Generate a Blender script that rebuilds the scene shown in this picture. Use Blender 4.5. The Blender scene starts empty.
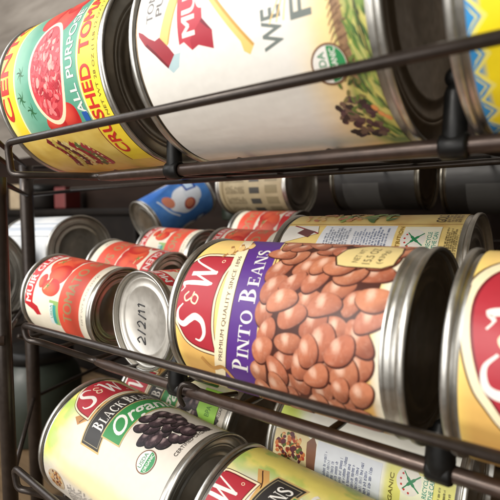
import bpy, bmesh, math, random
from mathutils import Matrix, Vector
from mathutils.geometry import tessellate_polygon

SC = bpy.context.scene
COL = SC.collection
PI = math.pi
rnd = random.Random(7)

# ------------------------------------------------------------------ colours
def lin(c):
    out = []
    for v in c:
        v /= 255.0
        out.append(v / 12.92 if v <= 0.04045 else ((v + 0.055) / 1.055) ** 2.4)
    return tuple(out)
def mixc(a, b, t):
    t = max(0.0, min(1.0, t))
    return tuple(x + (y - x) * t for x, y in zip(a, b))
def smooth(e0, e1, x):
    t = max(0.0, min(1.0, (x - e0) / (e1 - e0)))
    return t * t * (3 - 2 * t)
def hash2(i, j, s=0):
    n = math.sin(i * 127.1 + j * 311.7 + s * 74.7) * 43758.5453
    return n - math.floor(n)
def vnoise(x, y, s=0):
    i, j = math.floor(x), math.floor(y)
    fx, fy = x - i, y - j
    fx, fy = fx * fx * (3 - 2 * fx), fy * fy * (3 - 2 * fy)
    a = hash2(i, j, s) * (1 - fx) + hash2(i + 1, j, s) * fx
    b = hash2(i, j + 1, s) * (1 - fx) + hash2(i + 1, j + 1, s) * fx
    return a * (1 - fy) + b * fy
def fbm(x, y, s=0):
    return vnoise(x, y, s) * .5 + vnoise(x * 2.1, y * 2.1, s + 1) * .3 + vnoise(x * 4.3, y * 4.3, s + 2) * .2

# ------------------------------------------------------------------ materials
def new_mat(name):
    m = bpy.data.materials.new(name)
    m.use_nodes = True
    nt = m.node_tree
    return m, nt, nt.nodes['Principled BSDF']
def noise_node(nt, scale, detail=4, rough=.55, coord='Object', stretch=None):
    tc = nt.nodes.new('ShaderNodeTexCoord')
    n = nt.nodes.new('ShaderNodeTexNoise')
    n.inputs['Scale'].default_value = scale
    n.inputs['Detail'].default_value = detail
    n.inputs['Roughness'].default_value = rough
    if stretch:
        mp = nt.nodes.new('ShaderNodeMapping')
        mp.inputs['Scale'].default_value = stretch
        nt.links.new(tc.outputs[coord], mp.inputs['Vector'])
        nt.links.new(mp.outputs['Vector'], n.inputs['Vector'])
    else:
        nt.links.new(tc.outputs[coord], n.inputs['Vector'])
    return n
def ramp(nt, src, stops):
    r = nt.nodes.new('ShaderNodeValToRGB')
    while len(r.color_ramp.elements) < len(stops):
        r.color_ramp.elements.new(.5)
    for e, (p, c) in zip(r.color_ramp.elements, stops):
        e.position = p
        e.color = tuple(c) + (1,) if len(c) == 3 else c
    nt.links.new(src, r.inputs['Fac'])
    return r
def bump(nt, b, src, dist, strength=.5):
    bp = nt.nodes.new('ShaderNodeBump')
    bp.inputs['Distance'].default_value = dist
    bp.inputs['Strength'].default_value = strength
    nt.links.new(src, bp.inputs['Height'])
    nt.links.new(bp.outputs['Normal'], b.inputs['Normal'])
def simple(name, stops, rough, metallic=0, scale=60, bdist=.0003, bstr=.3, stretch=None, rvar=.12, spec=.5):
    m, nt, b = new_mat(name)
    n = noise_node(nt, scale, 5, .6, stretch=stretch)
    r = ramp(nt, n.outputs['Fac'], stops)
    nt.links.new(r.outputs['Color'], b.inputs['Base Color'])
    b.inputs['Metallic'].default_value = metallic
    b.inputs['Specular IOR Level'].default_value = spec
    rr = nt.nodes.new('ShaderNodeMapRange')
    rr.inputs['To Min'].default_value = max(.03, rough - rvar)
    rr.inputs['To Max'].default_value = rough + rvar
    n2 = noise_node(nt, scale * 2.7, 3, stretch=stretch)
    nt.links.new(n2.outputs['Fac'], rr.inputs['Value'])
    nt.links.new(rr.outputs['Result'], b.inputs['Roughness'])
    if bdist:
        bump(nt, b, n.outputs['Fac'], bdist, bstr)
    return m
def label_material():
    m, nt, b = new_mat('printed_paper')
    at = nt.nodes.new('ShaderNodeAttribute')
    at.attribute_name = 'print'
    n = noise_node(nt, 220, 5, .6)
    mr = nt.nodes.new('ShaderNodeMapRange')
    mr.inputs['To Min'].default_value = .9
    mr.inputs['To Max'].default_value = 1.06
    nt.links.new(n.outputs['Fac'], mr.inputs['Value'])
    mx = nt.nodes.new('ShaderNodeMix')
    mx.data_type = 'RGBA'
    mx.blend_type = 'MULTIPLY'
    mx.inputs['Factor'].default_value = 1
    nt.links.new(at.outputs['Color'], mx.inputs[6])
    nt.links.new(mr.outputs['Result'], mx.inputs[7])
    nt.links.new(mx.outputs[2], b.inputs['Base Color'])
    b.inputs['Specular IOR Level'].default_value = .36
    n2 = noise_node(nt, 38, 4, .55)
    r2 = nt.nodes.new('ShaderNodeMapRange')
    r2.inputs['To Min'].default_value = .36
    r2.inputs['To Max'].default_value = .52
    nt.links.new(n2.outputs['Fac'], r2.inputs['Value'])
    nt.links.new(r2.outputs['Result'], b.inputs['Roughness'])
    n3 = noise_node(nt, 45, 3, .5, stretch=(.35, 1, 1))
    bump(nt, b, n3.outputs['Fac'], .0017, .45)
    return m

M = {}
M['label'] = label_material()
M['tin'] = simple('tinplate', [(.25, lin((168, 166, 160))), (.75, lin((208, 206, 200)))], .36, .95, 120, .00008, .2)
M['tin_end'] = simple('brushed_tinplate', [(.25, lin((168, 166, 160))), (.75, lin((205, 203, 196)))], .36, 1, 90, .00008, .2)
M['tin_flat'] = simple('matt_tinplate', [(.25, lin((190, 186, 178))), (.75, lin((214, 210, 202)))], .5, .8, 90, .00006, .2)
M['tin_deep'] = simple('shade_dark_end', [(.25, lin((92, 78, 60))), (.75, lin((122, 106, 86)))], .42, .75, 90, .00008, .2)  # end metal darkened so the gaps between cans stay in shade
M['tin_dark'] = simple('shaded_tinplate', [(.2, lin((92, 88, 80))), (.8, lin((132, 128, 118)))], .34, 1, 110, .0001, .25)  # darker copy of the tinplate for cans lying in shade
M['bronze'] = simple('bronze_coated_wire', [(.2, (.022, .016, .013)), (.8, (.050, .037, .030))], .33, .4, 160, .00015, .3)
M['bronze_bar'] = simple('bronze_coated_bar', [(.2, (.032, .021, .016)), (.8, (.075, .047, .036))], .33, .45, 140, .00015, .3)
M['plastic'] = simple('black_plastic', [(.2, (.003, .003, .003)), (.8, (.007, .0065, .006))], .42, 0, 200, .0001, .3, spec=.25)
M['ink'] = simple('black_marker_ink', [(.2, (.012, .012, .014)), (.8, (.03, .03, .034))], .5, 0, 300, 0)
M['wood'] = simple('shelf_wood', [(.2, lin((84, 66, 48))), (.5, lin((118, 96, 70))), (.8, lin((146, 122, 92)))], .5, 0, 9, .0006, .3, stretch=(.6, 9, 9))
M['wall'] = simple('grey_panel_wood', [(.25, lin((98, 90, 82))), (.5, lin((134, 126, 117))), (.8, lin((164, 156, 146)))], .6, 0, 3.2, .0008, .3, stretch=(1.2, 1, 8))
M['glass_green'] = simple('dark_green_glass', [(.2, (.010, .016, .010)), (.8, (.024, .032, .022))], .45, 0, 30, .0003, .3)
M['cap_white'] = simple('white_plastic', [(.2, lin((205, 207, 205))), (.8, lin((228, 228, 224)))], .4, 0, 120, 0)
M['bin'] = simple('dark_bin_plastic', [(.2, (.005, .004, .0035)), (.8, (.012, .009, .0075))], .6, 0, 40, .0003, .3, spec=.12)
M['back'] = simple('shade_panel', [(.2, (.007, .0045, .0035)), (.8, (.024, .014, .010))], .7, 0, 4, .0005, .3, stretch=(1, 1, 7), spec=.1)  # near-black colour carries the shade of back-row cans that are not built
M['card_red'] = simple('red_cardboard', [(.2, lin((84, 22, 20))), (.8, lin((104, 32, 28)))], .6, 0, 60, .0002, .3)
M['card_tan'] = simple('tan_cardboard', [(.2, lin((140, 122, 96))), (.8, lin((168, 150, 122)))], .65, 0, 60, .0002, .3)
M['card_grey'] = simple('grey_cardboard', [(.2, lin((96, 98, 100))), (.8, lin((132, 134, 136)))], .6, 0, 60, .0002, .3)

# ------------------------------------------------------------------ object helpers
def link(name, mesh, mat=None, parent=None):
    o = bpy.data.objects.new(name, mesh)
    COL.objects.link(o)
    if mat and not mesh.materials:
        mesh.materials.append(mat)
    if parent:
        o.parent = parent
    return o
def bm_obj(name, bm, mat, parent=None, smooth_faces=True):
    me = bpy.data.meshes.new(name)
    bm.normal_update()
    bmesh.ops.recalc_face_normals(bm, faces=bm.faces)
    for f in bm.faces:
        f.smooth = smooth_faces
    bm.to_mesh(me)
    bm.free()
    return link(name, me, mat, parent)
def tag(o, label, cat, group=None, kind=None):
    if label: o['label'] = label
    if cat: o['category'] = cat
    if group: o['group'] = group
    if kind: o['kind'] = kind
    return o
def empty(name, mw, label, cat, group=None):
    o = bpy.data.objects.new(name, None)
    o.empty_display_size = .01
    COL.objects.link(o)
    o.matrix_world = mw
    return tag(o, label, cat, group)
def frame(p, yaw, tilt):
    a = Vector((math.cos(yaw) * math.cos(tilt), math.sin(yaw) * math.cos(tilt), math.sin(tilt)))
    b = Vector((-math.sin(yaw), math.cos(yaw), 0))
    n = a.cross(b)
    m = Matrix.Identity(4)
    for i in range(3):
        m[i][0], m[i][1], m[i][2], m[i][3] = a[i], b[i], n[i], p[i]
    return m
def lathe(profile, seg=96, closed=False):
    """profile of (x, r) turned round the local x axis"""
    bm = bmesh.new()
    rings = []
    for x, r in profile:
        if r < 1e-6:
            rings.append([bm.verts.new((x, 0, 0))])
        else:
            rings.append([bm.verts.new((x, r * math.cos(2 * PI * k / seg), r * math.sin(2 * PI * k / seg))) for k in range(seg)])
    pairs = list(zip(rings, rings[1:]))
    if closed: pairs.append((rings[-1], rings[0]))
    for A, B in pairs:
        for k in range(seg):
            k2 = (k + 1) % seg
            if len(A) == 1 and len(B) == 1: continue
            if len(A) == 1: bm.faces.new((A[0], B[k], B[k2]))
            elif len(B) == 1: bm.faces.new((A[k], B[0], A[k2]))
            else: bm.faces.new((A[k], B[k], B[k2], A[k2]))
    return bm
def add_tube(bm, pts, r, seg=12):
    pts = [Vector(p) for p in pts]
    rr = r if isinstance(r, (list, tuple)) else [r] * len(pts)
    rings = []
    up = Vector((0, 0, 1))
    t0 = (pts[1] - pts[0]).normalized()
    if abs(t0.dot(up)) > .9: up = Vector((0, 1, 0))
    nrm = (up - t0 * up.dot(t0)).normalized()
    for i, p in enumerate(pts):
        if i == 0: t = pts[1] - p
        elif i == len(pts) - 1: t = p - pts[i - 1]
        else: t = (pts[i + 1] - p).normalized() + (p - pts[i - 1]).normalized()
        t.normalize()
        nrm = (nrm - t * nrm.dot(t)).normalized()
        bi = t.cross(nrm)
        rings.append([bm.verts.new(p + (nrm * math.cos(2 * PI * k / seg) + bi * math.sin(2 * PI * k / seg)) * rr[i]) for k in range(seg)])
    for A, B in zip(rings, rings[1:]):
        for k in range(seg):
            bm.faces.new((A[k], A[(k + 1) % seg], B[(k + 1) % seg], B[k]))
    bm.faces.new(rings[0][::-1])
    bm.faces.new(rings[-1])
    return bm
def curve_pts(ctrl, n=8):
    """Catmull-Rom through the control points"""
    P = [Vector(c) for c in ctrl]
    P = [P[0] * 2 - P[1]] + P + [P[-1] * 2 - P[-2]]
    out = []
    for i in range(1, len(P) - 2):
        for k in range(n):
            t = k / n
            a, b, c, d = P[i - 1], P[i], P[i + 1], P[i + 2]
            out.append(.5 * ((2 * b) + (c - a) * t + (2 * a - 5 * b + 4 * c - d) * t * t + (3 * b - a - 3 * c + d) * t ** 3))
    out.append(P[-2])
    return out
def rounded(ctrl, rad, n=5):
    P = [Vector(c) for c in ctrl]
    out = [P[0]]
    for i in range(1, len(P) - 1):
        a = (P[i - 1] - P[i]); b = (P[i + 1] - P[i])
        ra = min(rad, a.length * .45, b.length * .45)
        s, e = P[i] + a.normalized() * ra, P[i] + b.normalized() * ra
        for k in range(n + 1):
            t = k / n
            out.append(s * (1 - t) ** 2 + P[i] * 2 * t * (1 - t) + e * t * t)
    out.append(P[-1])
    return out
def tube_obj(name, pts, r, mat, parent, seg=12):
    bm = bmesh.new()
    add_tube(bm, pts, r, seg)
    return bm_obj(name, bm, mat, parent)
def box_bm(bm, c, s, bev=0):
    v = []
    g = bmesh.ops.create_cube(bm, size=1)['verts']
    for q in g:
        q.co = Vector((c[0] + q.co.x * s[0], c[1] + q.co.y * s[1], c[2] + q.co.z * s[2]))
    if bev:
        ed = list({e for q in g for e in q.link_edges})
        bmesh.ops.bevel(bm, geom=ed, offset=bev, segments=2, affect='EDGES', profile=.6)
    return bm

# ------------------------------------------------------------------ lettering
_glyphs = {}
def font_tris(s, weight=0.0, shear=0.0):
    key = (s, weight, shear)
    if key in _glyphs: return _glyphs[key]
    cu = bpy.data.curves.new('lettering', 'FONT')
    cu.body = s
    cu.size = 1
    cu.offset = weight
    cu.shear = shear
    cu.resolution_u = 4
    cu.fill_mode = 'FRONT'
    ob = bpy.data.objects.new('lettering', cu)
    COL.objects.link(ob)
    dg = bpy.context.evaluated_depsgraph_get()
    me = ob.evaluated_get(dg).to_mesh()
    me.calc_loop_triangles()
    V = [(v.co.x, v.co.y) for v in me.vertices]
    Tn = [tuple(V[i] for i in t.vertices) for t in me.loop_triangles]
    ob.evaluated_get(dg).to_mesh_clear()
    bpy.data.objects.remove(ob)
    bpy.data.curves.remove(cu)
    _glyphs[key] = Tn
    return Tn
def ribbon(pts, w):
    n = len(pts)
    W = w if isinstance(w, (list, tuple)) else [w] * n
    L, Rr = [], []
    for i in range(n):
        a = pts[max(0, i - 1)]; b = pts[min(n - 1, i + 1)]
        dx, dy = b[0] - a[0], b[1] - a[1]
        d = math.hypot(dx, dy) or 1
        nx, ny = -dy / d * W[i] / 2, dx / d * W[i] / 2
        L.append((pts[i][0] + nx, pts[i][1] + ny)); Rr.append((pts[i][0] - nx, pts[i][1] - ny))
    return [[L[i], L[i + 1], Rr[i + 1], Rr[i]] for i in range(n - 1)]
def cr2(ctrl, n=6):
    return [(p.x, p.y) for p in curve_pts([(c[0], c[1], 0) for c in ctrl], n)]
def arc2(cx, cy, rx, ry, t0, t1, n=16):
    return [(cx + rx * math.cos(t0 + (t1 - t0) * k / n), cy + ry * math.sin(t0 + (t1 - t0) * k / n)) for k in range(n + 1)]
def rect2(x0, y0, x1, y1):
    return [(x0, y0), (x1, y0), (x1, y1), (x0, y1)]
def bowl2(x0, y0, y1, w, th):
    """right-hand bowl of B, P, R, D: thin at the joins and thick at the right"""
    cy, ry = (y0 + y1) / 2, (y1 - y0) / 2
    o = arc2(x0, cy, w, ry, -PI / 2, PI / 2, 18)
    i = arc2(x0, cy, w - th, ry - .06, -PI / 2, PI / 2, 18)
    return [[o[k], o[k + 1], i[k + 1], i[k]] for k in range(18)]
def serif_glyph(ch):
    """letter strokes of a roman capital in a unit-high box: (polygons, advance)"""
    S, T = .17, .065
    P = []
    def stem(x, y0=0, y1=1, serif=(1, 1)):
        P.append(rect2(x, y0, x + S, y1))
        if serif[0]: P.append(rect2(x - .1, y0, x + S + .1, y0 + .05))
        if serif[1]: P.append(rect2(x - .1, y1 - .05, x + S + .1, y1))
    def thin(x, y0=0, y1=1):
        P.append(rect2(x, y0, x + T, y1))
        P.append(rect2(x - .1, y0, x + T + .1, y0 + .05)); P.append(rect2(x - .1, y1 - .05, x + T + .1, y1))
    if ch == 'I': stem(.12); return P, .41
    if ch == 'P': stem(.12); P.extend(bowl2(.26, .42, 1, .38, S)); return P, .72
    if ch == 'B':
        stem(.12); P.extend(bowl2(.26, .5, 1, .34, S)); P.extend(bowl2(.26, 0, .54, .4, S)); return P, .76
    if ch == 'N':
        thin(.1); thin(.72); P.append([(.08, 1), (.28, 1), (.80, 0), (.64, 0)]); return P, .9
    if ch == 'T':
        stem(.32, serif=(1, 0)); P.append(rect2(.02, .94, .79, 1)); P.append([(.02, .94), (.02, .74), (.07, .74), (.12, .94)]); P.append([(.79, .94), (.79, .74), (.74, .74), (.69, .94)])
        return P, .84
    if ch == 'O':
        o = arc2(.46, .5, .42, .52, 0, 2 * PI, 36); i = arc2(.46, .5, .25, .45, 0, 2 * PI, 36)
        P.extend([[o[k], o[k + 1], i[k + 1], i[k]] for k in range(36)]); return P, .94
    if ch == 'C':
        o = arc2(.46, .5, .42, .52, .7, 2 * PI - .7, 30); i = arc2(.48, .5, .27, .45, .6, 2 * PI - .6, 30)
        P.extend([[o[k], o[k + 1], i[k + 1], i[k]] for k in range(30)]); P.append(rect2(.75, .68, .8, .98)); return P, .86
    if ch == 'E':
        stem(.12); P.append(rect2(.2, .94, .64, 1)); P.append(rect2(.2, 0, .68, .06)); P.append(rect2(.2, .48, .5, .54))
        P.append(rect2(.59, .76, .64, .94)); P.append(rect2(.63, .06, .68, .26)); P.append(rect2(.46, .4, .5, .62)); return P, .74
    if ch == 'L':
        stem(.12); P.append(rect2(.2, 0, .66, .06)); P.append(rect2(.61, .06, .66, .28)); return P, .7
    if ch == 'A':
        P.append([(.36, 1.02), (.46, 1.02), (.84, 0), (.65, 0)]); P.append([(.36, 1.02), (.41, 1.0), (.16, 0), (.09, 0)])
        P.append(rect2(.2, .3, .62, .36)); P.append(rect2(.01, 0, .26, .05)); P.append(rect2(.56, 0, .92, .05)); return P, .92
    if ch == 'S':
        p = cr2([(.56, .74), (.52, .94), (.34, 1.0), (.14, .88), (.14, .68), (.36, .52), (.56, .36), (.56, .14), (.36, -.01), (.14, .06), (.08, .28)], 5)
        n = len(p)
        P.extend(ribbon(p, [.05 + .15 * math.sin(PI * k / (n - 1)) ** 1.2 for k in range(n)])); return P, .66
    if ch == 'K':
        stem(.12); P.append([(.28, .42), (.28, .5), (.68, 1), (.76, 1)]); P.append([(.4, .56), (.52, .66), (.88, 0), (.68, 0)])
        P.append(rect2(.58, .95, .86, 1)); P.append(rect2(.6, 0, .94, .05)); return P, .92
    return [], .4

# ------------------------------------------------------------------ printed labels, wrapped round a can
STEP = math.radians(3)
class Label:
    """pieces are drawn in (a, b): a = mm round the can (0 at the front, up is +), b = mm from the can's foot"""
    def __init__(s, R, H):
        s.R, s.H = R, H
        s.pieces = []          # (polygons, colour or function, layer)
        s.da = s.db = 0.0
        s.off = 0.0
        s.sa = s.sb = 1.0
        s.base = None
    def at(s, da=0, db=0, sa=1, sb=1): s.da, s.db, s.sa, s.sb = da, db, sa, sb
    def put(s, polys, col, grad=0):
        polys = [[(p[0] * s.sa + s.da, p[1] * s.sb + s.db + s.off) for p in q] for q in polys]
        s.pieces.append((polys, col, grad))
    def poly(s, pts, col, grad=0): s.put([list(pts)], col, grad)
    def rect(s, a0, b0, a1, b1, col, grad=0): s.poly(rect2(a0, b0, a1, b1), col, grad)
    def ell(s, ca, cb, ra, rb, col, rot=0, n=28, grad=0, wob=0):
        ph = rnd.random() * 6
        pts = []
        for k in range(n):
            t = 2 * PI * k / n
            w = 1 + wob * math.sin(3 * t + ph) + wob * .6 * math.sin(5 * t + 2 * ph)
            x, y = ra * w * math.cos(t), rb * w * math.sin(t)
            pts.append((ca + x * math.cos(rot) - y * math.sin(rot), cb + x * math.sin(rot) + y * math.cos(rot)))
        s.poly(pts, col, grad)
    def ring(s, ca, cb, r, w, col, n=32):
        o = arc2(ca, cb, r, r, 0, 2 * PI, n); i = arc2(ca, cb, r - w, r - w, 0, 2 * PI, n)
        s.put([[o[k], o[k + 1], i[k + 1], i[k]] for k in range(n)], col)
    def line(s, pts, w, col, smooth_=False):
        s.put(ribbon(cr2(pts) if smooth_ else pts, w), col)
    def fit(s, tris, a0, a1, b0, b1, col, warp=None):
        xs = [p[0] for t in tris for p in t]; ys = [p[1] for t in tris for p in t]
        if not xs: return
        x0, x1, y0, y1 = min(xs), max(xs), min(ys), max(ys)
        out = []
        for t in tris:
            q = []
            for x, y in t:
                a = a0 + (x - x0) / (x1 - x0) * (a1 - a0); b = b0 + (y - y0) / (y1 - y0) * (b1 - b0)
                q.append((a, b + (warp(a) if warp else 0)))
            out.append(q)
        s.put(out, col)
    def text(s, st, a0, a1, b0, b1, col, weight=0.0, shear=0.0, warp=None):
        if weight and 'M' in st:      # thickening breaks the M of this typeface: print it twice, a hair apart
            d = weight * (b1 - b0)
            for k in (-d, d): s.fit(font_tris(st, 0.0, shear), a0 + k, a1 + k, b0, b1, col, warp)
        else:
            s.fit(font_tris(st, weight, shear), a0, a1, b0, b1, col, warp)
    def serif(s, st, a0, a1, b0, big, small, col, warp=None):
        """small capitals: the first letter of each word is big"""
        polys, x, first = [], 0.0, True
        for ch in st:
            if ch == ' ':
                x += .35 * small; first = True; continue
            P, adv = serif_glyph(ch)
            h = big if first else small
            first = False
            for p in P: polys.append([(x + u * h, v * h) for u, v in p])
            x += (adv + .04) * h
        k = (a1 - a0) / x
        for p in polys:
            s.put([[(a0 + u * k, b0 + v + (warp(a0 + u * k) if warp else 0)) for u, v in p]], col)
    def lines(s, a0, a1, b0, b1, n, col, h=.55, rows=None):
        """a block of small print: rows of tiny letter-like strokes, illegible as in the photograph"""
        n = int(n * 1.5)
        for k in range(n):
            b = b1 - (b1 - b0) * (k + .5) / n
            a = a0
            end = a0 + (a1 - a0) * (.72 + .28 * rnd.random())
            hh = (b1 - b0) / n * h
            while a < end:
                for _ in range(rnd.randint(2, 8)):
                    if a > end: break
                    w = hh * (.45 + rnd.random() * .3)
                    q = rnd.random()
                    if q < .35: pl = [rect2(a, b, a + w * .3, b + hh * rnd.choice((1, 1.35))), rect2(a + w * .55, b, a + w * .82, b + hh), rect2(a + w * .3, b + hh * .72, a + w * .55, b + hh)]
                    elif q < .7: pl = [rect2(a, b, a + w * .8, b + hh * .24), rect2(a, b + hh * .76, a + w * .8, b + hh), rect2(a, b + hh * .24, a + w * .28, b + hh * .76), rect2(a + w * .54, b + hh * .24, a + w * .8, b + hh * .76)]
                    elif q < .85: pl = [rect2(a + w * .2, b, a + w * .5, b + hh * 1.3)]
                    else: pl = [rect2(a, b, a + w * .28, b + hh), rect2(a + w * .28, b + hh * .4, a + w * .8, b + hh * .62)]
                    s.put(pl, col)
                    a += w
                a += hh * .55
    def build(s, parent, flip=False, name='label', b_lo=5.5, b_hi=5.5, db=2.0):
        R, H = s.R, s.H
        bm = bmesh.new()
        cl = bm.loops.layers.float_color.new('print')
        pid = bm.faces.layers.int.new('pid')
        # decals
        for i, (polys, col, grad) in enumerate(s.pieces):
            for q in polys:
                if len(q) == 3: tris = [q]
                else:
                    tr = tessellate_polygon([[Vector((p[0], p[1], 0)) for p in q]])
                    tris = [[q[k] for k in t] for t in tr]
                for t in tris:
                    ar = abs((t[1][0] - t[0][0]) * (t[2][1] - t[0][1]) - (t[2][0] - t[0][0]) * (t[1][1] - t[0][1]))
                    if ar < 1e-7: continue
                    f = bm.faces.new([bm.verts.new((p[0], p[1], i + 1.0)) for p in t])
                    f[pid] = i + 1
        if bm.faces:
            amin = min(v.co.x for v in bm.verts); amax = max(v.co.x for v in bm.verts)
            st = STEP * R
            for k in range(math.floor(amin / st), math.ceil(amax / st) + 1):
                c = k * st
                fs = [f for f in bm.faces if min(v.co.x for v in f.verts) < c - 1e-5 and max(v.co.x for v in f.verts) > c + 1e-5]
                if fs:
                    geom = list({e for f in fs for e in f.edges}) + fs + list({v for f in fs for v in f.verts})
                    bmesh.ops.bisect_plane(bm, geom=geom, plane_co=(c, 0, 0), plane_no=(1, 0, 0), dist=1e-6)
            gr = {i + 1: g for i, (_, _, g) in enumerate(s.pieces) if g}
            if gr:
                for f in list(bm.faces):
                    pass
                bmin = min(v.co.y for v in bm.verts); bmax = max(v.co.y for v in bm.verts)
                for k in range(math.floor(bmin), math.ceil(bmax) + 1):
                    fs = [f for f in bm.faces if f[pid] in gr and k % gr[f[pid]] == 0 and min(v.co.y for v in f.verts) < k - 1e-5 and max(v.co.y for v in f.verts) > k + 1e-5]
                    if fs:
                        geom = list({e for f in fs for e in f.edges}) + fs + list({v for f in fs for v in f.verts})
                        bmesh.ops.bisect_plane(bm, geom=geom, plane_co=(0, k, 0), plane_no=(0, 1, 0), dist=1e-6)
        # base sheet all the way round
        na = int(round(2 * PI / STEP)); nb = max(2, int((H - b_lo - b_hi) / db))
        grid = [[bm.verts.new(((k - na // 2) * STEP * R, b_lo + (H - b_lo - b_hi) * j / nb, 0)) for j in range(nb + 1)] for k in range(na + 1)]
        for k in range(na):
            for j in range(nb):
                f = bm.faces.new((grid[k][j], grid[k + 1][j], grid[k + 1][j + 1], grid[k][j + 1]))
                f[pid] = 0
        base = s.base
        for f in bm.faces:
            i = f[pid]
            c = base if i == 0 else s.pieces[i - 1][1]
            for l in f.loops:
                a, b = l.vert.co.x, l.vert.co.y - s.off
                v = c(a, b) if callable(c) else c
                l[cl] = (max(0, v[0]), max(0, v[1]), max(0, v[2]), 1)
        # drop what falls off the sheet
        dead = [f for f in bm.faces if f[pid] and (f.calc_center_median().y > H - b_hi or f.calc_center_median().y < b_lo)]
        bmesh.ops.delete(bm, geom=dead, context='FACES')
        normals = {}
        nrm = []
        bm.verts.ensure_lookup_table()
        Rb = (R + .18) / 1000.0
        for v in bm.verts:
            a, b, z = v.co
            b = min(max(b, b_lo), H - b_hi)
            r = Rb + z * 7e-7
            g = a / R / STEP
            g0 = math.floor(g + 1e-6); t = max(0.0, g - g0)
            t0, t1 = g0 * STEP, (g0 + 1) * STEP
            y = -(math.cos(t0) * (1 - t) + math.cos(t1) * t); zz = math.sin(t0) * (1 - t) + math.sin(t1) * t
            x = (H - b) / 1000.0
            th = a / R
            n = Vector((0, -math.cos(th), math.sin(th)))
            if flip:
                x = b / 1000.0
                v.co = (x, r * y, -r * zz)
                n = Vector((0, n.y, -n.z))
            else:
                v.co = (x, r * y, r * zz)
            nrm.append(n)
        for f in bm.faces:
            f.smooth = True
            c = f.calc_center_median()
            f.normal_update()
            if f.normal.dot(Vector((0, c.y, c.z))) < 0: f.normal_flip()
        me = bpy.data.meshes.new(name)
        bm.to_mesh(me)
        bm.free()
        me.normals_split_custom_set_from_vertices(nrm)
        me.materials.append(M['label'])
        return link(name, me, None, parent)

# ------------------------------------------------------------------ cans
def can_hardware(parent, R, H, endmat='tin_end', ribs=False, seg=112, tin='tin'):
    """R, H in metres: the tin body with its beads, a rolled rim and a stepped end at each side"""
    rb = R - .0011
    prof = [(.0022, R - .0021), (.0036, R - .0024), (.0052, rb - .0002), (.0058, rb)]
    if ribs:
        n = 9
        for k in range(n):
            x = H * .5 - .004 * (n - 1) / 2 + .004 * k
            prof += [(x - .001, rb), (x, rb - .0006), (x + .001, rb)]
    prof += ([(H - .0098, rb), (H - .0090, rb + .0001), (H - .0082, rb + .0007), (H - .0074, rb + .0001), (H - .0068, rb - .0003)] if H > .112 and R < .04 else []) + [(H - .0058, rb), (H - .0052, rb - .0002), (H - .0036, R - .0024), (H - .0022, R - .0021)]
    bm_obj('body', lathe(prof, seg), M[tin], parent)
    for side in (0, 1):
        def X(x): return x if side == 0 else H - x
        rim = [(X(.0030), R - .0016), (X(.0028), R - .0005), (X(.0022), R - .0001), (X(.0010), R), (X(.0003), R - .0003), (X(0), R - .0009), (X(.0004), R - .0015), (X(.0018), R - .0018), (X(.0032), R - .0019)]
        bm_obj('rim', lathe(rim, seg), M[tin], parent)
        d = .0042
        r0 = R - .00185
        e = [(X(.0005), r0), (X(d - .0006), r0 - .0002), (X(d), r0 - .0008), (X(d + .0004), r0 - .0018), (X(d), r0 - .0030)]
        for f in ((.84, .80, .66) if endmat != 'tin_flat' else (.86, .70)):
            e += [(X(d), R * (f + .02)), (X(d - .0007), R * f), (X(d - .0007), R * (f - .03)), (X(d), R * (f - .05))]
        e += [(X(d - .0002), R * .3), (X(d - .0002), 0)]
        bm_obj('can_end', lathe(e, seg), M[endmat], parent)
def make_can(name, p, yaw, tilt, R, H, label, cat='food can', group=None, art=None, flip=False, ribs=False, endmat='tin_end', db=2.0, seg=112, off=0.0, tin='tin'):
    root = empty(name, frame(p, yaw, tilt), label, cat, group)
    can_hardware(root, R, H, endmat, ribs, seg, tin)
    if art:
        L = Label((R - .0011) * 1000, H * 1000)
        L.off = off
        art(L)
        L.build(root, flip, db=db, b_lo=5.5 + off * .85)
    return root
def along(p, yaw, tilt, s):
    m = frame(p, yaw, tilt)
    return tuple(m @ Vector((s, 0, 0)))

# colours of print
WHITE = lin((229, 226, 219)); CREAM = lin((236, 222, 186)); GOLD = lin((222, 178, 98)); DKBROWN = lin((70, 42, 30))
RED = lin((170, 44, 56)); PURPLE = lin((86, 46, 130)); YEL = lin((250, 220, 60)); TEAL = lin((70, 150, 125)); BLACK = lin((26, 26, 28))
GREEN = lin((48, 130, 70)); GREY = lin((112, 112, 110)); LIME = lin((160, 214, 84))

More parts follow.
